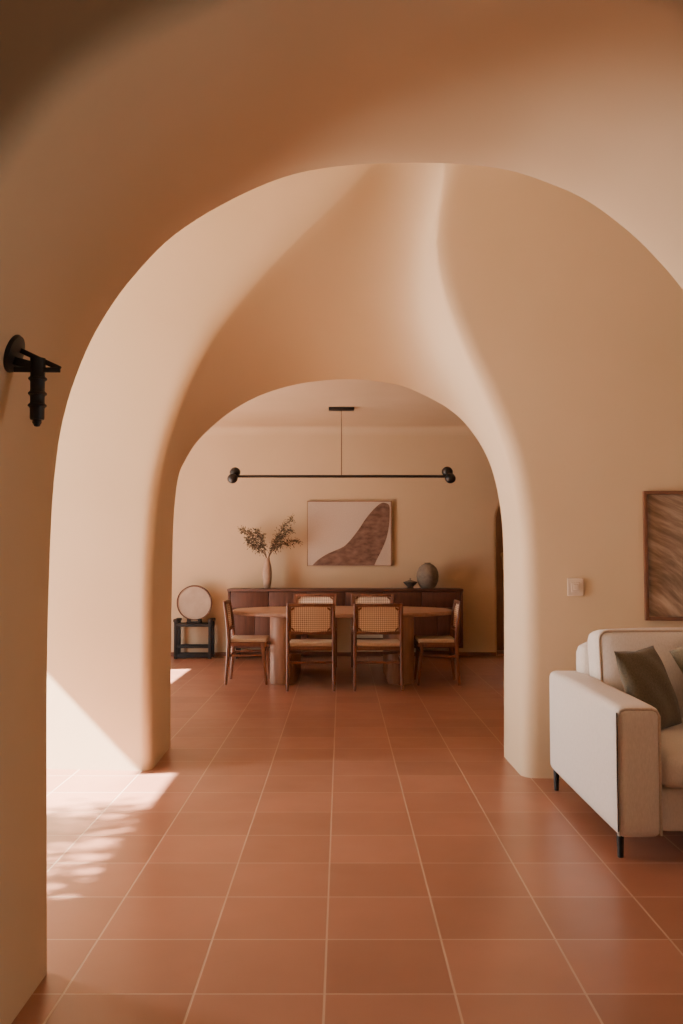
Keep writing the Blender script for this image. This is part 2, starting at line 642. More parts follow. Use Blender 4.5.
# cove up to the ceiling
rows = []
for k in range(7):
    a = PI / 2 * k / 6
    rows.append([Vector((XL, FAR - cr * (1 - math.cos(a)), DCEIL - cr + cr * math.sin(a))), Vector((XR, FAR - cr * (1 - math.cos(a)), DCEIL - cr + cr * math.sin(a)))])
bw.grid(rows)
for x0, x1, z0, z1 in ((XL, BX0, 0, DCEIL - cr), (BX1, XR, 0, DCEIL - cr), (BX0, BX1, BZ1, DCEIL - cr)):
    bw.bm.faces.new([bw.bm.verts.new(q) for q in ((x0, FAR, z0), (x1, FAR, z0), (x1, FAR, z1), (x0, FAR, z1))])
struct(bw.build('wall_back', M['plaster'], smooth=40))
pas = MB()
pas.box(DX0 - 0.5, DX0 - 0.4, FAR + 0.40, 14.4, 0, 2.8).box(DX1 + 0.9, DX1 + 1.0, FAR + 0.40, 14.4, 0, 2.8).box(DX0 - 0.5, DX1 + 1, 14.3, 14.4, 0, 2.8).box(DX0 - 0.5, DX1 + 1, FAR + 0.1, 14.4, 2.7, 2.8)
pas.box(DX0 - 0.5, DX0 - 0.1, FAR + 0.40, FAR + 0.5, 0, 2.8).box(DX1 + 0.1, DX1 + 1, FAR + 0.40, FAR + 0.5, 0, 2.8)
struct(pas.build('wall_passage', M['plaster'], smooth=0))
# half-open brown door in the passage
d1 = bpy.data.objects.new('door_1', None)
col.objects.link(d1)
d1.location = (DX0 + 0.03, FAR + 0.52, 0.02)
d1.rotation_euler = (0, 0, R(14))
struct(d1)
MB().box(0, 0.82, 0, 0.045, 0, 2.22, bev=0.004).build('door_leaf', M['door'], d1)
hb = MB().tube([(0.14, -0.001, 1.39), (0.14, -0.05, 1.39), (0.14, -0.05, 1.36)], 0.012)
hb.lathe([(0, -0.035), (0.028, -0.03), (0.036, 0), (0.028, 0.03), (0, 0.035)], 16, Matrix.Translation((0.14, -0.055, 1.37)))
hb.tube([(0.14, -0.05, 1.34), (0.143, -0.05, 1.2), (0.14, -0.05, 1.16)], [0.018, 0.012, 0.006])
hb.build('door_handle', M['brass'], d1)
struct(MB().box(DX0 + 0.01, DX1 - 0.01, FAR + 0.0, FAR + 0.42, -0.01, 0.03, bev=0.006).build('trim_1', M['tile']))
struct(MB().box(XL, DX0 - 0.02, FAR - 0.018, FAR, 0, 0.052, bev=0.003).build('baseboard_back', M['skirting']))

# --- ceilings
struct(MB().box(XL - .2, XR, 6.30, FAR + 0.1, DCEIL, DCEIL + 0.1).build('ceiling', M['plaster'], smooth=0))
struct(MB().box(XL - .2, XR, A1B - 0.05, 6.0, MCEIL - 0.02, MCEIL + 0.1).build('ceiling.001', M['plaster'], smooth=0))
struct(MB().box(-2.7, 3.3, -3.2, A1F + 0.05, FCEIL - 0.02, FCEIL + 0.1).build('ceiling.002', M['plaster'], smooth=0))
# --- outer walls; the left one has a garden opening in each room
OW = 0.05
lw = MB()
O1 = (3.06, 5.46, 3.60)     # opening of the middle room: y0, y1, head
O2 = (8.7, 10.68, 2.81)     # opening of the dining room
lw.box(XL - OW, XL, A1F, O1[0], 0, MCEIL)
lw.box(XL - OW, XL, O1[0], O1[1], O1[2], MCEIL)
lw.box(XL - OW, XL, 5.17, O1[1] + 0.02, 3.36, O1[2] + 0.02)     # unseen block added to trim the sun's edge on the pier
lw.box(XL - OW, XL, O1[1], O2[0], 0, MCEIL)
lw.box(XL - OW, XL, O2[0], O2[1], O2[2], MCEIL)
lw.box(XL - OW, XL, O2[1], FAR + 0.1, 0, MCEIL)
struct(lw.build('wall_left', M['plaster'], smooth=0))
struct(MB().box(XR, XR + 0.2, A1F, FAR + 0.1, 0, MCEIL).build('wall_right', M['plaster'], smooth=0))
fw = MB()
fw.box(-2.8, -2.6, -3.2, A1F, 0, FCEIL).box(3.2, 3.4, -3.2, A1F, 0, FCEIL).box(-2.8, 3.4, -3.4, -3.2, 0, FCEIL)
struct(fw.build('wall_front', M['plaster'], smooth=0))
gr = MB()
gr.bm.faces.new([gr.bm.verts.new(p) for p in ((-16, -6, -0.03), (XL - 0.3, -6, -0.03), (XL - 0.3, 16, -0.03), (-16, 16, -0.03))])
struct(gr.build('ground', M['ground'], smooth=0))

# ------------------------------------------------------------------ DINING TABLE
TY, TZ = 10.45, 0.76
tb = thing('dining_table', 'oval brown oak dining table on two thick rounded legs', 'table', (0.015, TY, 0))
ov = []
for k in range(72):
    a = 2 * PI * k / 72
    c, s_ = math.cos(a), math.sin(a)
    e = 2 / 2.3
    ov.append((1.25 * math.copysign(abs(c) ** e, c), 0.80 * math.copysign(abs(s_) ** e, s_)))
MB().prism(ov, TZ - 0.042, TZ, bev=0.012).build('tabletop', M['table_wood'], tb)


def stadium(cx, hw, hd, n=12):
    pts = []
    for k in range(n + 1):
        a = PI * k / n
        pts.append((cx + hw * math.cos(a), hd - hw + hw * math.sin(a)))
    for k in range(n + 1):
        a = PI + PI * k / n
        pts.append((cx + hw * math.cos(a), -(hd - hw) + hw * math.sin(a)))
    return pts


for cx in (-0.645, 0.625):
    MB().prism(stadium(cx, 0.145, 0.66), 0, TZ - 0.042, bev=0.006).build('leg', M['leg_wood'], tb, smooth=40)


# ------------------------------------------------------------------ DINING CHAIRS
def make_chair(label):
    t = thing('dining_chair', label, 'chair', group='cane chairs around the dining table')
    wood = M['chair_wood']
    for s in (-1, 1):
        x = 0.232 * s
        # rear post: foot kicked back, top leaning back
        p = MB()
        pts = [(x * 1.02, -0.235, 0), (x, -0.215, 0.25), (x, -0.205, 0.46), (x, -0.22, 0.64), (x, -0.255, 0.885)]
        wd = [0.023, 0.030, 0.034, 0.032, 0.026]
        dp = [0.026, 0.036, 0.042, 0.036, 0.026]
        rws = []
        for (px, py, pz), w_, d_ in zip(pts, wd, dp):
            rws.append([Vector((px + a * w_ / 2, py + b * d_ / 2, pz)) for a, b in ((-1, -.6), (-.6, -1), (.6, -1), (1, -.6), (1, .6), (.6, 1), (-.6, 1), (-1, .6))])
        p.grid(rws, closed=True)
        p.bm.verts.ensure_lookup_table()
        p.bm.faces.new([p.bm.verts[k] for k in range(7, -1, -1)])
        p.bm.faces.new([p.bm.verts[len(p.bm.verts) - 8 + k] for k in range(8)])
        p.build('leg', wood, t)
        MB().bar((x, 0.155, 0.44), (x * 1.03, 0.20, 0), 0.034, 0.040, 0.022, 0.024, bev=0.006).build('leg', wood, t)
        MB().bar((x, -0.212, 0.305), (x, 0.168, 0.315), 0.016, 0.024, bev=0.004, up=(0, 0, 1)).build('stretcher', wood, t)
    MB().bar((-0.235, -0.214, 0.285), (0.235, -0.214, 0.285), 0.016, 0.024, bev=0.004, up=(0, 0, 1)).build('stretcher', wood, t)
    MB().bar((-0.235, 0.165, 0.345), (0.235, 0.165, 0.345), 0.016, 0.024, bev=0.004, up=(0, 0, 1)).build('stretcher', wood, t)
    # seat: wooden frame and a dished cane panel
    sf = MB()
    sf.box(-0.245, -0.205, -0.20, 0.185, 0.405, 0.452, bev=0.008).box(0.205, 0.245, -0.20, 0.185, 0.405, 0.452, bev=0.008)
    sf.box(-0.22, 0.22, -0.215, -0.175, 0.405, 0.446, bev=0.008).box(-0.24, 0.24, 0.165, 0.205, 0.405, 0.447, bev=0.010)
    seat = sf.build('seat', wood, t)
    g = MB()
    g.box(-0.226, 0.226, -0.205, 0.198, 0.444, 0.486, bev=0.014, seg=3)
    bmesh.ops.subdivide_edges(g.bm, edges=[e for e in g.bm.edges if e.calc_length() > 0.2], cuts=6, use_grid_fill=True)
    for v in g.bm.verts:
        if v.co.z > 0.46:
            v.co.z -= 0.012 * max(0, 1 - (v.co.x / 0.21) ** 2) * max(0, 1 - (v.co.y / 0.2) ** 2)
    g.build('woven_seat', M['seat_cane'], seat, smooth=60)
    # backrest: rails, stiles and cane
    lean = lambda z: -0.22 - 0.035 * (z - 0.64) / 0.245
    bk = MB()
    bk.bar((-0.222, lean(0.868), 0.868), (0.222, lean(0.868), 0.868), 0.030, 0.036, bev=0.008, up=(0, 0, 1))
    bk.bar((-0.222, lean(0.585), 0.585), (0.222, lean(0.585), 0.585), 0.028, 0.034, bev=0.007, up=(0, 0, 1))
    for s in (-1, 1):
        bk.bar((0.21 * s, lean(0.58), 0.58), (0.21 * s, lean(0.87), 0.87), 0.022, 0.022, bev=0.005)
        # softened inner corners
        for zc, sg in ((0.846, -1), (0.606, 1)):
            c = Vector((0.198 * s, lean(zc), zc))
            bk.bar(c + Vector((-0.030 * s, 0, 0)), c + Vector((0, -0.035 / 0.245 * 0.030 * sg, 0.030 * sg)), 0.018, 0.012, bev=0.002)
    back = bk.build('backrest', wood, t)
    cp = MB()
    rws = []
    for j in range(7):
        z = 0.592 + 0.27 * j / 6
        rws.append([Vector((-0.205 + 0.41 * i / 8, lean(z) - 0.003 - 0.010 * math.sin(PI * i / 8), z)) for i in range(9)])
    cp.grid(rws)
    cp.build('cane_panel', M['cane'], back, smooth=60)
    return t


M['seat_cane'] = noise_mat('woven seat cord', (0.52, 0.405, 0.29), (0.64, 0.51, 0.375), scale=60, rough=0.75, stretch=(1, 6, 1), bump=0.4, bscale=120)

spots = [
    (-0.312, 9.565, 0, 1.0, 'cane-back dining chair at left of the near pair, its back to the camera'),
    (0.375, 9.565, 0, 1.02, 'cane-back dining chair at right of the near pair, its back to the camera'),
    (-0.997, 10.02, -90, 0.98, 'cane-back dining chair side-on at the left end of the oval table'),
    (1.012, 9.965, 90, 0.98, 'cane-back dining chair side-on at the right end of the oval table'),
    (-0.335, 11.52, 180, 1.13, 'left of the two cane chairs on the sideboard side of the table'),
    (0.400, 11.52, 180, 1.13, 'right of the two cane chairs on the sideboard side of the table'),
]
chair0 = make_chair(spots[0][4])
for i, (x, y, rz, sx, lab) in enumerate(spots):
    o = chair0 if i == 0 else copy_tree(chair0)
    o.location = (x, y, 0)
    o.rotation_euler = (0, 0, R(rz))
    o.scale = (sx, 1, 1)
    o['label'] = lab

# ------------------------------------------------------------------ SIDEBOARD
SX0, SX1, SY0, SY1, SZ = -1.515, 1.615, 12.19, 12.615, 0.935
sb = thing('sideboard', 'long dark walnut sideboard with drawers above cupboards against the back wall', 'sideboard', ((SX0 + SX1) / 2, (SY0 + SY1) / 2, 0))
off = Vector((-(SX0 + SX1) / 2, -(SY0 + SY1) / 2, 0))


def sbox(name, mat, x0, x1, y0, y1, z0, z1, bev=0.004, parent=None):
    return MB().box(x0 + off.x, x1 + off.x, y0 + off.y, y1 + off.y, z0, z1, bev=bev).build(name, mat, parent or sb)


sbox('top', M['walnut_top'], SX0 - 0.006, SX1 + 0.006, SY0 - 0.008, SY1, SZ - 0.035, SZ)
sbox('side_panel', M['walnut'], SX0, SX0 + 0.03, SY0, SY1, 0.15, SZ - 0.035)
sbox('side_panel', M['walnut'], SX1 - 0.03, SX1, SY0, SY1, 0.15, SZ - 0.035)
CB0, CB1 = -0.46, 0.62
bd = MB()
for x0, x1, z0, z1 in ((SX0 + .03, SX1 - .03, 0.655, 0.680), (SX0 + .03, CB0, 0.15, 0.18), (CB1, SX1 - .03, 0.15, 0.18)):
    bd.box(x0 + off.x, x1 + off.x, SY0 + 0.015 + off.y, SY1 + off.y, z0, z1)
for x0, x1 in ((CB0 - .03, CB0), (CB1, CB1 + .03)):
    bd.box(x0 + off.x, x1 + off.x, SY0 + 0.01 + off.y, SY1 + off.y, 0.15, 0.66)
for x0, x1, z0, z1 in ((SX0 + .03, SX1 - .03, 0.68, 0.9), (SX0 + .03, CB0, 0.18, 0.66), (CB1, SX1 - .03, 0.18, 0.66)):
    bd.box(x0 + off.x, x1 + off.x, SY1 - 0.015 + off.y, SY1 + off.y, z0, z1)
bd.build('carcass', M['walnut'], sb)
dw = (SX1 - SX0 - 0.07) / 6
for k in range(6):
    x0 = SX0 + 0.035 + dw * k
    d = sbox('drawer', M['walnut'], x0 + 0.003, x0 + dw - 0.003, SY0 + 0.002, SY0 + 0.35, 0.686, SZ - 0.042, bev=0.003)
for a, b, n in ((SX0 + 0.033, CB0 - 0.033, 3), (CB1 + 0.033, SX1 - 0.033, 3)):
    w_ = (b - a) / n
    for k in range(n):
        sbox('door', M['walnut'], a + w_ * k + 0.003, a + w_ * (k + 1) - 0.003, SY0 + 0.002, SY0 + 0.024, 0.184, 0.650, bev=0.003)
for x in (SX0 + 0.12, CB0 - 0.12, CB1 + 0.12, SX1 - 0.12):
    for y in (SY0 + 0.10, SY1 - 0.06):
        MB().bar((x + off.x, y + off.y, 0), (x + off.x, y + off.y, 0.152), 0.035, 0.035, 0.045, 0.045).build('leg', M['blackwood'], sb)

# ------------------------------------------------------------------ ON THE SIDEBOARD
vz = SZ + 0.0005
tv = thing('tall_vase', 'slim pale clay bottle vase at left on the sideboard', 'vase', (-1.005, 12.38, vz))
MB().lathe([(0, 0), (0.036, 0), (0.044, 0.006), (0.056, 0.08), (0.064, 0.16), (0.064, 0.22), (0.056, 0.29), (0.043, 0.345), (0.034, 0.38), (0.033, 0.40), (0.036, 0.412),
            (0.031, 0.414), (0.028, 0.39), (0.030, 0.36), (0.03, 0.30), (0, 0.29)]).build('body', M['vase'], tv, smooth=60)

# leafy sprays standing in the vase: surveyed outlines of the two sprays
def spray(label, stems, seed, per):
    rnd = random.Random(seed)
    base = Vector((-1.005, 12.38, vz + 0.32))
    t = thing('leafy_branch', label, 'branch', base, group=None)
    tw, lf = MB(), MB()
    for st in stems:
        pts = [Vector((0, 0, 0))] + [W(x, y, 12.38 + dy) - base for x, y, dy in st]
        cv = [Vector(p) for p in catmull(pts, 6)]
        tw.tube(cv, [0.0065 - 0.0045 * k / (len(cv) - 1) for k in range(len(cv))], 6)
        n = len(cv)
        for k in range(int(n * 0.42), n):
            for j in range(per):
                f = k / n
                ln = rnd.uniform(0.02, 0.075) * (1.15 - 0.5 * abs(f - 0.7))
                d = Vector((rnd.uniform(-1, 1), rnd.uniform(-.8, .8), rnd.uniform(-.9, 1))).normalized()
                tip = cv[k] + d * ln
                tw.tube([cv[k], tip], 0.0013, 4)
                # a leaf: pointed oval
                ld = (d + Vector((rnd.uniform(-.7, .7), rnd.uniform(-.7, .7), rnd.uniform(-.7, .4)))).normalized()
                sd = ld.cross(Vector((rnd.uniform(-1, 1), rnd.uniform(-1, 1), rnd.uniform(-1, 1)))).normalized()
                L_ = rnd.uniform(0.022, 0.036)
                for q0 in (0.35, 1.0):
                    o_ = cv[k].lerp(tip, q0)
                    vs = [lf.bm.verts.new(o_ + ld * a * L_ + sd * b * L_ * 0.30) for a, b in ((0, 0), (.35, 1), (.7, .75), (1, 0), (.7, -.75), (.35, -1))]
                    lf.bm.faces.new(vs)
                    sd = -sd.lerp(ld, 0.6).normalized()
    s_ = tw.build('stem', M['twig'], t)
    l_ = lf.build('leaves', M['leaf'], t, smooth=0)
    return t


spray('small-leaved olive branch leaning left out of the slim vase',
      [[(266, 556, 0), (261, 549, 0), (256, 541, 0), (250, 534, 0.02), (242, 530, 0.03)], [(266, 555, 0), (263, 546, -0.03), (261, 537, -0.05), (257, 531, -.06)],
       [(265, 555, 0), (258, 549, 0.04), (251, 544, 0.06), (248, 538, .08)]], 3, 7)
spray('taller small-leaved olive branch leaning right out of the slim vase',
      [[(269, 556, 0), (272, 550, 0), (277, 540, 0), (283, 528, -0.02), (292, 518, -0.03)], [(270, 555, 0), (277, 547, 0.03), (287, 543, 0.06), (298, 541, 0.08)],
       [(269, 555, 0), (274, 546, -.04), (281, 537, -0.06), (290, 530, -0.08)]], 5, 7)

rv = thing('round_vase', 'round grey-brown stoneware vase with narrow mouth on the sideboard', 'vase', (1.165, 12.38, vz))
MB().lathe([(0, 0), (0.078, 0), (0.088, 0.006), (0.115, 0.04), (0.142, 0.10), (0.150, 0.165), (0.142, 0.225), (0.118, 0.28), (0.082, 0.315), (0.048, 0.332), (0.040, 0.335), (0.042, 0.345), (0.036, 0.347),
            (0.030, 0.335), (0.03, 0.31), (0, 0.30)], 40).build('body', M['stone'], rv, smooth=60)
lb = thing('lidded_bowl', 'small dark footed bowl with lid left of the round vase', 'bowl', (0.928, 12.34, vz))
MB().lathe([(0, 0), (0.045, 0), (0.047, 0.006), (0.036, 0.018), (0.05, 0.035), (0.082, 0.065), (0.096, 0.085), (0.094, 0.089), (0.08, 0.082), (0, 0.075)]).build('bowl', M['darkstone'], lb, smooth=60)
MB().lathe([(0.086, 0.0865), (0.082, 0.091), (0.05, 0.102), (0.022, 0.112), (0.010, 0.117), (0.012, 0.126), (0.014, 0.132), (0.008, 0.139), (0, 0.140)]).build('lid', M['stone'], lb, smooth=60)

# ------------------------------------------------------------------ LOW BLACK STAND WITH THE ROUND DISC
stx0, stx1, sty0, sty1 = -2.245, -1.735, 12.27, 12.57
st = thing('low_stand', 'low black wooden stand against the back wall left of the sideboard', 'stand', ((stx0 + stx1) / 2, (sty0 + sty1) / 2, 0))
ox, oy = (stx0 + stx1) / 2, (sty0 + sty1) / 2
hw, hd = (stx1 - stx0) / 2, (sty1 - sty0) / 2
for sx in (-1, 1):
    for sy in (-1, 1):
        MB().box(sx * (hw - 0.025) - 0.022, sx * (hw - 0.025) + 0.022, sy * (hd - 0.025) - 0.022, sy * (hd - 0.025) + 0.022, 0, 0.525, bev=0.005).build('leg', M['blackwood'], st)
MB().box(-hw + 0.03, hw - 0.03, -hd + 0.005, hd - 0.005, 0.425, 0.465, bev=0.005).build('top', M['blackwood'], st)
for sx in (-1, 1):
    MB().box(sx * (hw - 0.025) - 0.032, sx * (hw - 0.025) + 0.032, -hd - 0.01, hd + 0.01, 0.490, 0.528, bev=0.008).build('end_rail', M['blackwood'], st)
for y in (-hd + 0.02, hd - 0.03):
    MB().bar((-hw + 0.03, y, 0.155), (hw - 0.03, y, 0.155), 0.02, 0.03, up=(0, 0, 1)).build('stretcher', M['blackwood'], st)
    MB().bar((-hw + 0.03, y, 0.035), (hw - 0.03, y, 0.035), 0.022, 0.045, up=(0, 0, 1)).build('stretcher', M['blackwood'], st)

dr = 0.238
dc = thing('round_disc', 'round cream disc in a thin dark rim standing upright on the low black stand', 'ornament', (-1.995, 12.43, 0.466 + dr + 0.035))
tilt = Matrix.Rotation(R(90 + 6), 4, 'X')
MB().lathe([(0, -0.012), (dr - 0.012, -0.012), (dr - 0.012, 0.012), (0, 0.012)], 56, tilt).build('face', M['skin'], dc, smooth=30)
MB().lathe([(dr - 0.014, -0.026), (dr, -0.026), (dr, 0.026), (dr - 0.014, 0.026), (dr - 0.014, -0.026)], 56, tilt).build('rim', M['walnut'], dc, smooth=30)
ft = MB()
ft.box(-0.10, 0.10, -0.055, 0.055, -dr - 0.034, -dr - 0.012, bev=0.006)
ft.box(-0.095, -0.05, -0.04, 0.04, -dr - 0.014, -dr + 0.022, bev=0.006).box(0.05, 0.095, -0.04, 0.04, -dr - 0.014, -dr + 0.022, bev=0.006)
ft.build('foot', M['blackwood'], dc)

# ------------------------------------------------------------------ PAINTING ON THE BACK WALL
PYY = FAR - 0.035
c0, c1 = W(307.3, 566, PYY), W(391.8, 501, PYY)
pc = Vector(((c0.x + c1.x) / 2, PYY, (c0.z + c1.z) / 2))
pw, ph = (c1.x - c0.x) / 2, (c1.z - c0.z) / 2
pt = thing('abstract_painting', 'pale canvas with one sweeping brown shape hung above the sideboard', 'painting', pc)
cv_ = MB().box(-pw + .008, pw - 0.008, 0, 0.034, -ph + .006, ph - 0.006).build('canvas', M['canvas'], pt, smooth=0)
shape = [(86, 514), (120, 480), (180, 440), (240, 413), (300, 385), (350, 335), (400, 270), (450, 195), (500, 135), (545, 95), (575, 87), (605, 100), (613, 135),
         (608, 240), (590, 330), (560, 405), (525, 475), (508, 514)]
sh = [W(300 + x / 6.83, 490 + y / 6.83, PYY) - pc for x, y in shape]
shp = MB()
shp.bm.faces.new([shp.bm.verts.new((p[0], -0.0025, p[2])) for p in catmull([tuple(v) for v in sh], 4)])
bmesh.ops.recalc_face_normals(shp.bm, faces=shp.bm.faces[:])
r_ = bmesh.ops.extrude_face_region(shp.bm, geom=shp.bm.faces[:])
for v in [g_ for g_ in r_['geom'] if isinstance(g_, bmesh.types.BMVert)]:
    v.co.y = 0.001
shp.build('painted_shape', M['paint'], cv_, smooth=0)
fr = MB()
fr.box(pw - 0.016, pw, -0.008, 0.034, -ph, ph).box(-pw, pw, -0.008, 0.034, ph - 0.010, ph).box(-pw, pw, -0.008, 0.034, -ph, -ph + 0.006).box(-pw, -pw + .004, -0.003, 0.034, -ph, ph)
fr.build('frame', M['oak_edge'], pt, smooth=0)

# ------------------------------------------------------------------ PENDANT LIGHT
PY = 11.0
a, b = W(234.5, 476.3, PY), W(448, 476.3, PY)
pcx, pz = W(341.5, 476, PY).x, (a.z + b.z) / 2
pn = thing('pendant_light', 'long black bar pendant light with dark globes at both ends over the table', 'light', (pcx, PY, DCEIL))
MB().box(-0.155, 0.155, -0.06, 0.06, -0.036, 0, bev=0.005).build('canopy', M['black'], pn)
MB().tube([(0, 0, -0.03), (0, 0, pz - DCEIL)], 0.0055, 8).build('cord', M['twig'], pn)
MB().tube([(a.x - pcx, 0, pz - DCEIL), (b.x - pcx, 0, pz - DCEIL)], 0.0165, 12).build('bar', M['black'], pn)
for (x, y, dy, rr) in ((235, 472.3, 0.03, 0.062), (232.5, 478.5, -0.05, 0.060), (447.3, 471.8, 0.03, 0.064), (450.3, 478.3, -0.05, 0.062)):
    p = W(x, y, PY + dy)
    g = MB()
    pr = [(0, -rr)]
    for k in range(1, 14):
        an = -PI / 2 + PI * k / 14
        pr.append((rr * math.cos(an), rr * math.sin(an)))
    pr.append((0, rr))
    g.lathe(pr, 24, Matrix.Translation((p.x - pcx, dy, p.z - DCEIL)))
    g.lathe([(rr + 0.001, -0.006), (rr + 0.004, 0), (rr + 0.001, 0.006)], 24, Matrix.Translation((p.x - pcx, dy, p.z - DCEIL)) @ Matrix.Rotation(R(70), 4, 'X'))
    g.build('lamp_globe', M['black'], pn, smooth=60)

# ------------------------------------------------------------------ SCONCE ON THE NEAR ARCH
sY = 2.50
s0 = W(12.5, 345, sY)
for _ in range(8):                      # settle the plate on the curved plaster
    k_ = min((j for j in range(1, len(prof) // 2)), key=lambda j: abs(prof[j].z - s0.z))
    sY = max(2.1, min(2.9, prof[k_].x * sY / s0.x))
    s0 = W(12.5, 345, sY)
tn = (prof[k_ + 1] - prof[k_ - 1]).normalized()
nrm = Vector((tn.z, 0, -tn.x))
s0 = Vector((prof[k_].x, sY, prof[k_].z)) + nrm * 0.008
sc_ = thing('wall_sconce', 'black iron wall bracket with a hanging ribbed stem, left inside the near arch', 'sconce', s0)
tiltm = Matrix.Rotation(PI / 2 + math.atan2(-nrm.z, nrm.x), 4, 'Y')
MB().lathe([(0, -0.012), (0.052, -0.012), (0.054, -0.003), (0.051, 0.004), (0.028, 0.008), (0, 0.009)], 32, tiltm).build('back_plate', M['black'], sc_, smooth=40)
tip = W(60.5, 369, sY) - s0
MB().bar((0.004, 0.012, 0.016), tip, 0.014, 0.008, bev=0.002).build('brace', M['black'], sc_)
ar = MB().bar((0, 0, -0.020), (0.075, 0, -0.040), 0.022, 0.030, 0.022, 0.024, bev=0.003)
ar.bar((0.002, -0.014, -0.046), tip + Vector((0, 0, -0.003)), 0.014, 0.007, bev=0.002)
ar.build('arm', M['black'], sc_)
hp = W(38, 362, sY) - s0
pr = [(0, 0.012), (0.0205, 0.010), (0.0205, -0.01)]
for zz in (0.047, 0.088, 0.121):
    pr += [(0.0195, -zz + 0.008), (0.0225, -zz + 0.003), (0.0225, -zz - 0.003), (0.0195, -zz - 0.008)]
pr += [(0.0195, -0.155), (0.018, -0.160), (0.012, -0.161), (0.0125, -0.168), (0.007, -0.178), (0, -0.180)]
MB().lathe(pr, 20, Matrix.Translation((hp.x, 0, hp.z))).build('stem', M['black'], sc_, smooth=40)
for zz in (0.047, 0.088, 0.121):
    kn = MB()
    kn.tube([(hp.x + 0.0215 * math.cos(2 * PI * k / 24), 0.0215 * math.sin(2 * PI * k / 24), hp.z - zz) for k in range(25)], 0.004, 8, cap=False)
    kn.build('rib', M['black'], sc_)

# ------------------------------------------------------------------ SWITCH AND FRAMED PICTURE ON THE MIDDLE WALL
def on_wall(x, y, d=0.0):
    return WP(x, y, lambda X: near_y(X) - d)


ang = math.atan(-0.0793)
p = on_wall(575.3, 587)
sw = thing('light_switch', 'small cream light switch plate on the wall left of the framed picture', 'switch', p, ang)
MB().box(-0.049, 0.049, -0.010, 0.0, -0.055, 0.055, bev=0.004).build('plate', M['plastic'], sw, smooth=20)
MB().box(-0.026, 0.026, -0.014, -0.009, -0.030, 0.030, bev=0.002).build('surround', M['plastic'], sw, smooth=20)
rk = MB().box(-0.014, 0.014, -0.020, -0.013, -0.016, 0.018, bev=0.002)
rk.build('rocker', M['plastic'], sw, smooth=20)

q0, q1 = on_wall(643, 491, 0.03), on_wall(645.5, 620.5, 0.03)
FWD, fh = 0.78, (q0.z - q1.z) / 2
fx = q0.x + 0.004
fp = thing('framed_picture', 'brown wood-framed picture of sweeping brushstrokes above the sofa', 'picture', (fx + FWD / 2, near_y(fx + FWD / 2), (q0.z + q1.z) / 2), ang)
bw_ = 0.022
ff = MB()
ff.box(-FWD / 2, -FWD / 2 + bw_, -0.036, -0.001, -fh, fh, bev=0.002).box(FWD / 2 - bw_, FWD / 2, -0.036, -0.001, -fh, fh, bev=0.002)
ff.box(-FWD / 2 + .001, FWD / 2 - .001, -0.0355, -0.001, fh - bw_, fh, bev=0.002).box(-FWD / 2 + .001, FWD / 2 - .001, -0.0355, -0.001, -fh, -fh + bw_, bev=0.002)
ff.build('frame', M['frame'], fp)
MB().box(-FWD / 2 + 0.01, FWD / 2 - 0.01, -0.016, -0.002, -fh + 0.01, fh - 0.01).build('canvas', M['strokes'], fp, smooth=0)

# ------------------------------------------------------------------ SOFA
def soft_box(w, d, h, rad, bulge=(0, 0, 0), n=10):
    """upholstered block centred on the origin with rounded edges and gently swollen faces"""
    t = bmesh.new()
    bmesh.ops.create_cube(t, size=2)
    bmesh.ops.subdivide_edges(t, edges=t.edges[:], cuts=n, use_grid_fill=True)
    for v in t.verts:
        c = v.co
        # spacing gathered toward the edges
        g_ = [math.copysign(1 - (1 - abs(q)) ** 1.6, q) for q in c]
        ex = [w / 2, d / 2, h / 2]
        p = [g_[k] * ex[k] for k in range(3)]
        inner = [max(min(p[k], ex[k] - rad), -(ex[k] - rad)) for k in range(3)]
        dv = Vector([p[k] - inner[k] for k in range(3)])
        if dv.length > 1e-9:
            dv = dv.normalized() * rad
        q = Vector(inner) + dv
        for k in range(3):
            o1, o2 = [j for j in range(3) if j != k]
            f = (1 - (q[o1] / ex[o1]) ** 2) * (1 - (q[o2] / ex[o2]) ** 2)
            q[k] += bulge[k] * max(f, 0) * (q[k] / ex[k])
        v.co = q
    m = MB()
    m._merge(t)
    return m


def xform(m, mat):
    bmesh.ops.transform(m.bm, matrix=mat, verts=m.bm.verts)
    return m


AX = 1.220            # outer face of the left arm
SFY, SBY = 4.075, 5.44  # front and back
AW = 0.197
AZ0, AZ1 = 0.112, 0.688
SW = 2.30
sf = thing('sofa', 'cream linen sofa on thin black legs against the wall at right', 'sofa', (AX + SW / 2, (SFY + SBY) / 2, 0))
so = Vector((AX + SW / 2, (SFY + SBY) / 2, 0))


def T(x, y, z):
    return Matrix.Translation(Vector((x, y, z)) - so)


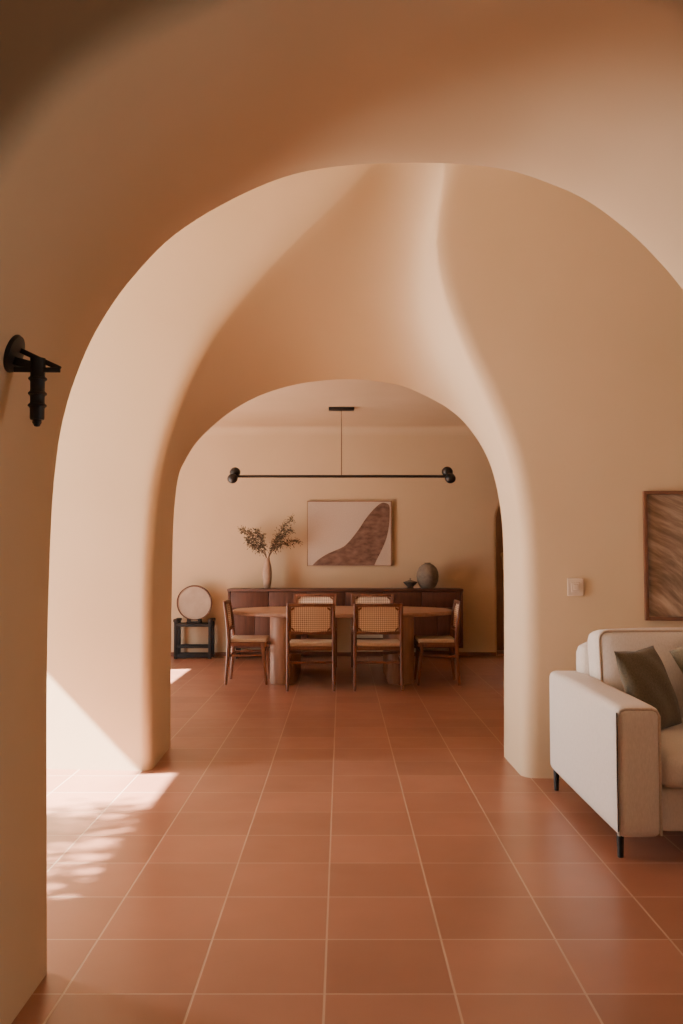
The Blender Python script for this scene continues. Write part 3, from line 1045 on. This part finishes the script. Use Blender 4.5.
for xc, sgn in ((AX + AW / 2, 1), (AX + SW - AW / 2, -1)):
    arm = xform(soft_box(AW, SBY - SFY - 0.02, AZ1 - AZ0, 0.038, (0.010, 0.0, 0.006), 14), T(xc, (SFY + SBY) / 2, (AZ0 + AZ1) / 2))
    ao = arm.build('arm', M['linen'], sf, smooth=60)
    # flat front panel edged with a flange of piping
    pp = MB()
    x0, x1, zt, zb = xc - AW / 2 + 0.006, xc + AW / 2 - 0.006, AZ1 - 0.012, AZ0 + 0.012
    yy = SFY + 0.022
    path = [(x0, yy, zb), (x0, yy, (zb + zt) / 2), (x0, yy, zt - 0.03), (x0 + 0.012, yy, zt - 0.008), (x0 + 0.035, yy, zt), (x1 - 0.035, yy, zt), (x1 - 0.012, yy, zt - 0.008), (x1, yy, zt - 0.03), (x1, yy, (zb + zt) / 2), (x1, yy, zb)]
    pp.tube([Vector(q) - so for q in path], 0.0075, 8)
    pp.build('piping', M['piping'], ao)
    ds = MB()
    xs = x0 - 0.006 if sgn > 0 else x1 + 0.006
    ds.tube([Vector((xs, yy - 0.010, zb + 0.02)) - so, Vector((xs - 0.001, yy - 0.010, 0.4)) - so, Vector((xs, yy - 0.010, zt - 0.012)) - so], 0.0042, 6)
    ds.build('seam', M['seam'], ao)
ix0, ix1 = AX + AW, AX + SW - AW
xform(soft_box(ix1 - ix0 + 0.01, SBY - SFY - 0.12, 0.205, 0.03, (0, 0.006, 0)), T((ix0 + ix1) / 2, (SFY + SBY) / 2 + 0.03, 0.112 + 0.1025)).build('seat_base', M['linen'], sf, smooth=60)
xform(soft_box(ix1 - ix0 + 0.09, 0.20, 0.60, 0.07, (0, 0.01, 0.005)), T((ix0 + ix1) / 2, SBY - 0.105, 0.56)).build('backrest', M['linen'], sf, smooth=60)
nc = 2
cw = (ix1 - ix0) / nc
for k in range(nc):
    xc = ix0 + cw * (k + .5)
    sc0 = xform(soft_box(cw - 0.008, 1.10, 0.155, 0.055, (0, 0.012, 0.022)), T(xc, SFY + 0.575, 0.395)).build('seat_cushion', M['linen'], sf, smooth=60)
    mat = T(xc - 0.012, SBY - 0.31, 0.695) @ Matrix.Rotation(R(-9), 4, 'X')
    bc = xform(soft_box(cw + 0.004, 0.24, 0.50, 0.05, (0.0, 0.045, 0.014)), mat).build('back_cushion', M['linen'], sf, smooth=60)
    w2, h2 = (cw + 0.004) / 2 - 0.014, 0.25 - 0.014
    pp = MB()
    for yy in (-0.112, 0.112):
        loop = []
        rc = 0.05
        for cx_, cz_, a0 in ((w2 - rc, h2 - rc, 0), (-w2 + rc, h2 - rc, 90), (-w2 + rc, -h2 + rc, 180), (w2 - rc, -h2 + rc, 270)):
            for j in range(5):
                an = R(a0 + 90 * j / 4)
                loop.append(Vector((cx_ + rc * math.cos(an), yy, cz_ + rc * math.sin(an))))
        loop.append(loop[0])
        pp.tube([mat @ v for v in loop], 0.007, 6, cap=False)
    pp.build('piping', M['piping'], bc)
for x, y in ((AX + 0.040, SFY + 0.12), (AX + 0.030, SBY - 0.06), (AX + SW - 0.055, SFY + 0.075), (AX + SW - 0.055, SBY - 0.14)):
    MB().tube([Vector((x, y, 0)) - so, Vector((x, y, 0.125)) - so], [0.013, 0.018], 16).build('leg', M['black'], sf)


def pillow(size, thick, seed, crease=0.0):
    rnd = random.Random(seed)
    m = MB()
    n = 22
    ph_ = rnd.uniform(0, 6)
    for sgn in (-1, 1):
        rws = []
        for j in range(n + 1):
            row = []
            for i in range(n + 1):
                u, v = 2 * i / n - 1, 2 * j / n - 1
                f = max((1 - u ** 2) * (1 - v ** 2), 0) ** 0.55
                k = 1 - 0.10 * (1 - abs(u * v)) * (abs(u) ** 4 + abs(v) ** 4) * 0.75
                w_ = crease * math.sin(6 * u + 4 * v + ph_) * f
                row.append(Vector((u * size / 2 * k, sgn * (thick / 2 * f) + w_, v * size / 2 * k)))
            rws.append(row)
        if sgn > 0:
            rws = [r[::-1] for r in rws]
        m.grid(rws)
    bmesh.ops.remove_doubles(m.bm, verts=m.bm.verts, dist=0.0005)
    bmesh.ops.recalc_face_normals(m.bm, faces=m.bm.faces[:])
    return m


def put_pillow(label, mat, size, thick, seed, loc, rot):
    t = thing('throw_pillow', label, 'cushion', loc)
    t.rotation_euler = tuple(R(a) for a in rot)
    m = pillow(size, thick, seed, 0.006)
    b_ = m.build('cover', mat, t, smooth=180)
    return t


put_pillow('dark olive square pillow tilted on its corner beside the sofa arm', M['olive'], 0.44, 0.16, 11, (1.578, 4.72, 0.675), (-21, 0, 46))
put_pillow('paler sage pillow to the right of the dark olive pillow on the sofa', M['sage'], 0.42, 0.15, 12, (1.995, 4.80, 0.745), (-20, -20, 8))

# ------------------------------------------------------------------ TREE OUTSIDE THE GARDEN OPENING (casts the dappled shade)
tr = thing('olive_tree', 'olive tree in the garden whose leaves dapple the sunlight on the tiles', 'tree', (-7.5, 2.65, -0.03))
tk, lv = MB(), MB()
rnd = random.Random(21)
tk.tube([(0, 0, 0), (0.06, 0.03, 1.4), (-0.03, 0.06, 2.8), (0.05, 0.1, 3.8)], [0.13, 0.10, 0.085, 0.07], 10)
for k in range(16):
    a_ = rnd.uniform(0, 2 * PI)
    e_ = Vector((1.0 * math.cos(a_) + 0.35, 0.95 * math.sin(a_) + 0.25, rnd.uniform(4.5, 6.9)))
    s_ = Vector((0.05, 0.1, 3.8))
    m_ = s_.lerp(e_, .5) + Vector((rnd.uniform(-.1, .1), rnd.uniform(-.1, .1), .15))
    pts = [Vector(p) for p in catmull([tuple(s_), tuple(m_), tuple(e_)], 8)]
    tk.tube(pts, [0.04 - 0.033 * q / (len(pts) - 1) for q in range(len(pts))], 6)
    for p in pts[5:]:
        for j in range(42):
            o_ = p + Vector((rnd.gauss(0, .2), rnd.gauss(0, .2), rnd.gauss(0, .2)))
            d_ = Vector((rnd.uniform(-1, 1), rnd.uniform(-1, 1), rnd.uniform(-1, .3))).normalized()
            e2 = d_.cross(Vector((rnd.uniform(-1, 1), rnd.uniform(-1, 1), 1))).normalized()
            L_ = rnd.uniform(0.10, 0.17)
            lv.bm.faces.new([lv.bm.verts.new(o_ + d_ * q * L_ + e2 * w_ * L_ * 0.17) for q, w_ in ((0, 0), (.4, 1), (1, 0), (.4, -1))])
tk.build('trunk', M['twig'], tr)
lv.build('crown', M['leaf'], tr, smooth=0)

# ------------------------------------------------------------------ LIGHT
def area(name, loc, rot, sx, sy, watts, colr):
    l = bpy.data.lights.new(name, 'AREA')
    l.shape = 'RECTANGLE'
    l.size, l.size_y = sx, sy
    l.energy = watts
    l.color = colr
    o = bpy.data.objects.new(name, l)
    col.objects.link(o)
    o.location = loc
    o.rotation_euler = rot
    return o


sun = bpy.data.lights.new('sun', 'SUN')
sun.energy = 100
sun.angle = R(0.6)
sun.color = (1.0, 0.93, 0.86)
so_ = bpy.data.objects.new('sun', sun)
col.objects.link(so_)
so_.rotation_euler = Vector((1, 0.18, -1)).to_track_quat('-Z', 'Y').to_euler()
# skylight entering the two garden openings (faces +X)
area('sky_middle', (XL - 0.02, 5.05, 1.75), (0, R(-90), 0), 3.5, 0.8, 235, (0.97, 0.985, 1.0))
area('sky_dining', (XL - 0.1, 9.69, 1.4), (0, R(-90), 0), 2.75, 1.95, 115, (0.93, 0.965, 1.0))
area('near_room_fill', (0.6, -2.6, 2.2), (R(75), 0, 0), 2.5, 1.5, 8, (1.0, 0.86, 0.72))  # dim warm fill added behind the camera, not a visible lamp
area('jamb_fill', (3.15, 1.5, 1.1), (0, R(90), 0), 1.6, 0.8, 25, (1.0, 0.95, 0.88))  # unseen fill added to lift the left jamb; this wall has no window
area('sofa_fill', (3.6, A1B + 0.03, 1.4), (R(90), 0, 0), 1.8, 1.4, 5, (0.88, 0.94, 1.0))  # added cool fill for sofa and right wall, no opening behind it
area('passage_fill', (2.6, 13.6, 2.65), (0, 0, 0), 0.5, 0.5, 30, (1.0, 0.93, 0.85))  # unseen lamp added to brighten the dark doorway

w = bpy.data.worlds.new('sky')
w.use_nodes = True
bpy.context.scene.world = w
w.node_tree.nodes['Background'].inputs[0].default_value = (0.75, 0.85, 1.0, 1)
w.node_tree.nodes['Background'].inputs[1].default_value = 0.6

# ------------------------------------------------------------------ CAMERA AND VIEW
cam = bpy.data.cameras.new('camera')
cam.sensor_fit = 'HORIZONTAL'
cam.sensor_width = 36
cam.lens = FOC * 36 / 683
cam.clip_start = 0.05
co = bpy.data.objects.new('camera', cam)
col.objects.link(co)
co.location = (0, 0, EYE)
co.rotation_euler = (PI / 2 + PIT, 0, 0)
scn = bpy.context.scene
scn.camera = co
scn.view_settings.view_transform = 'AgX'
scn.view_settings.look = 'AgX - Base Contrast'
scn.view_settings.exposure = 0.15
scn.cycles.max_bounces = 10
scn.cycles.diffuse_bounces = 7
scn.cycles.sample_clamp_indirect = 6
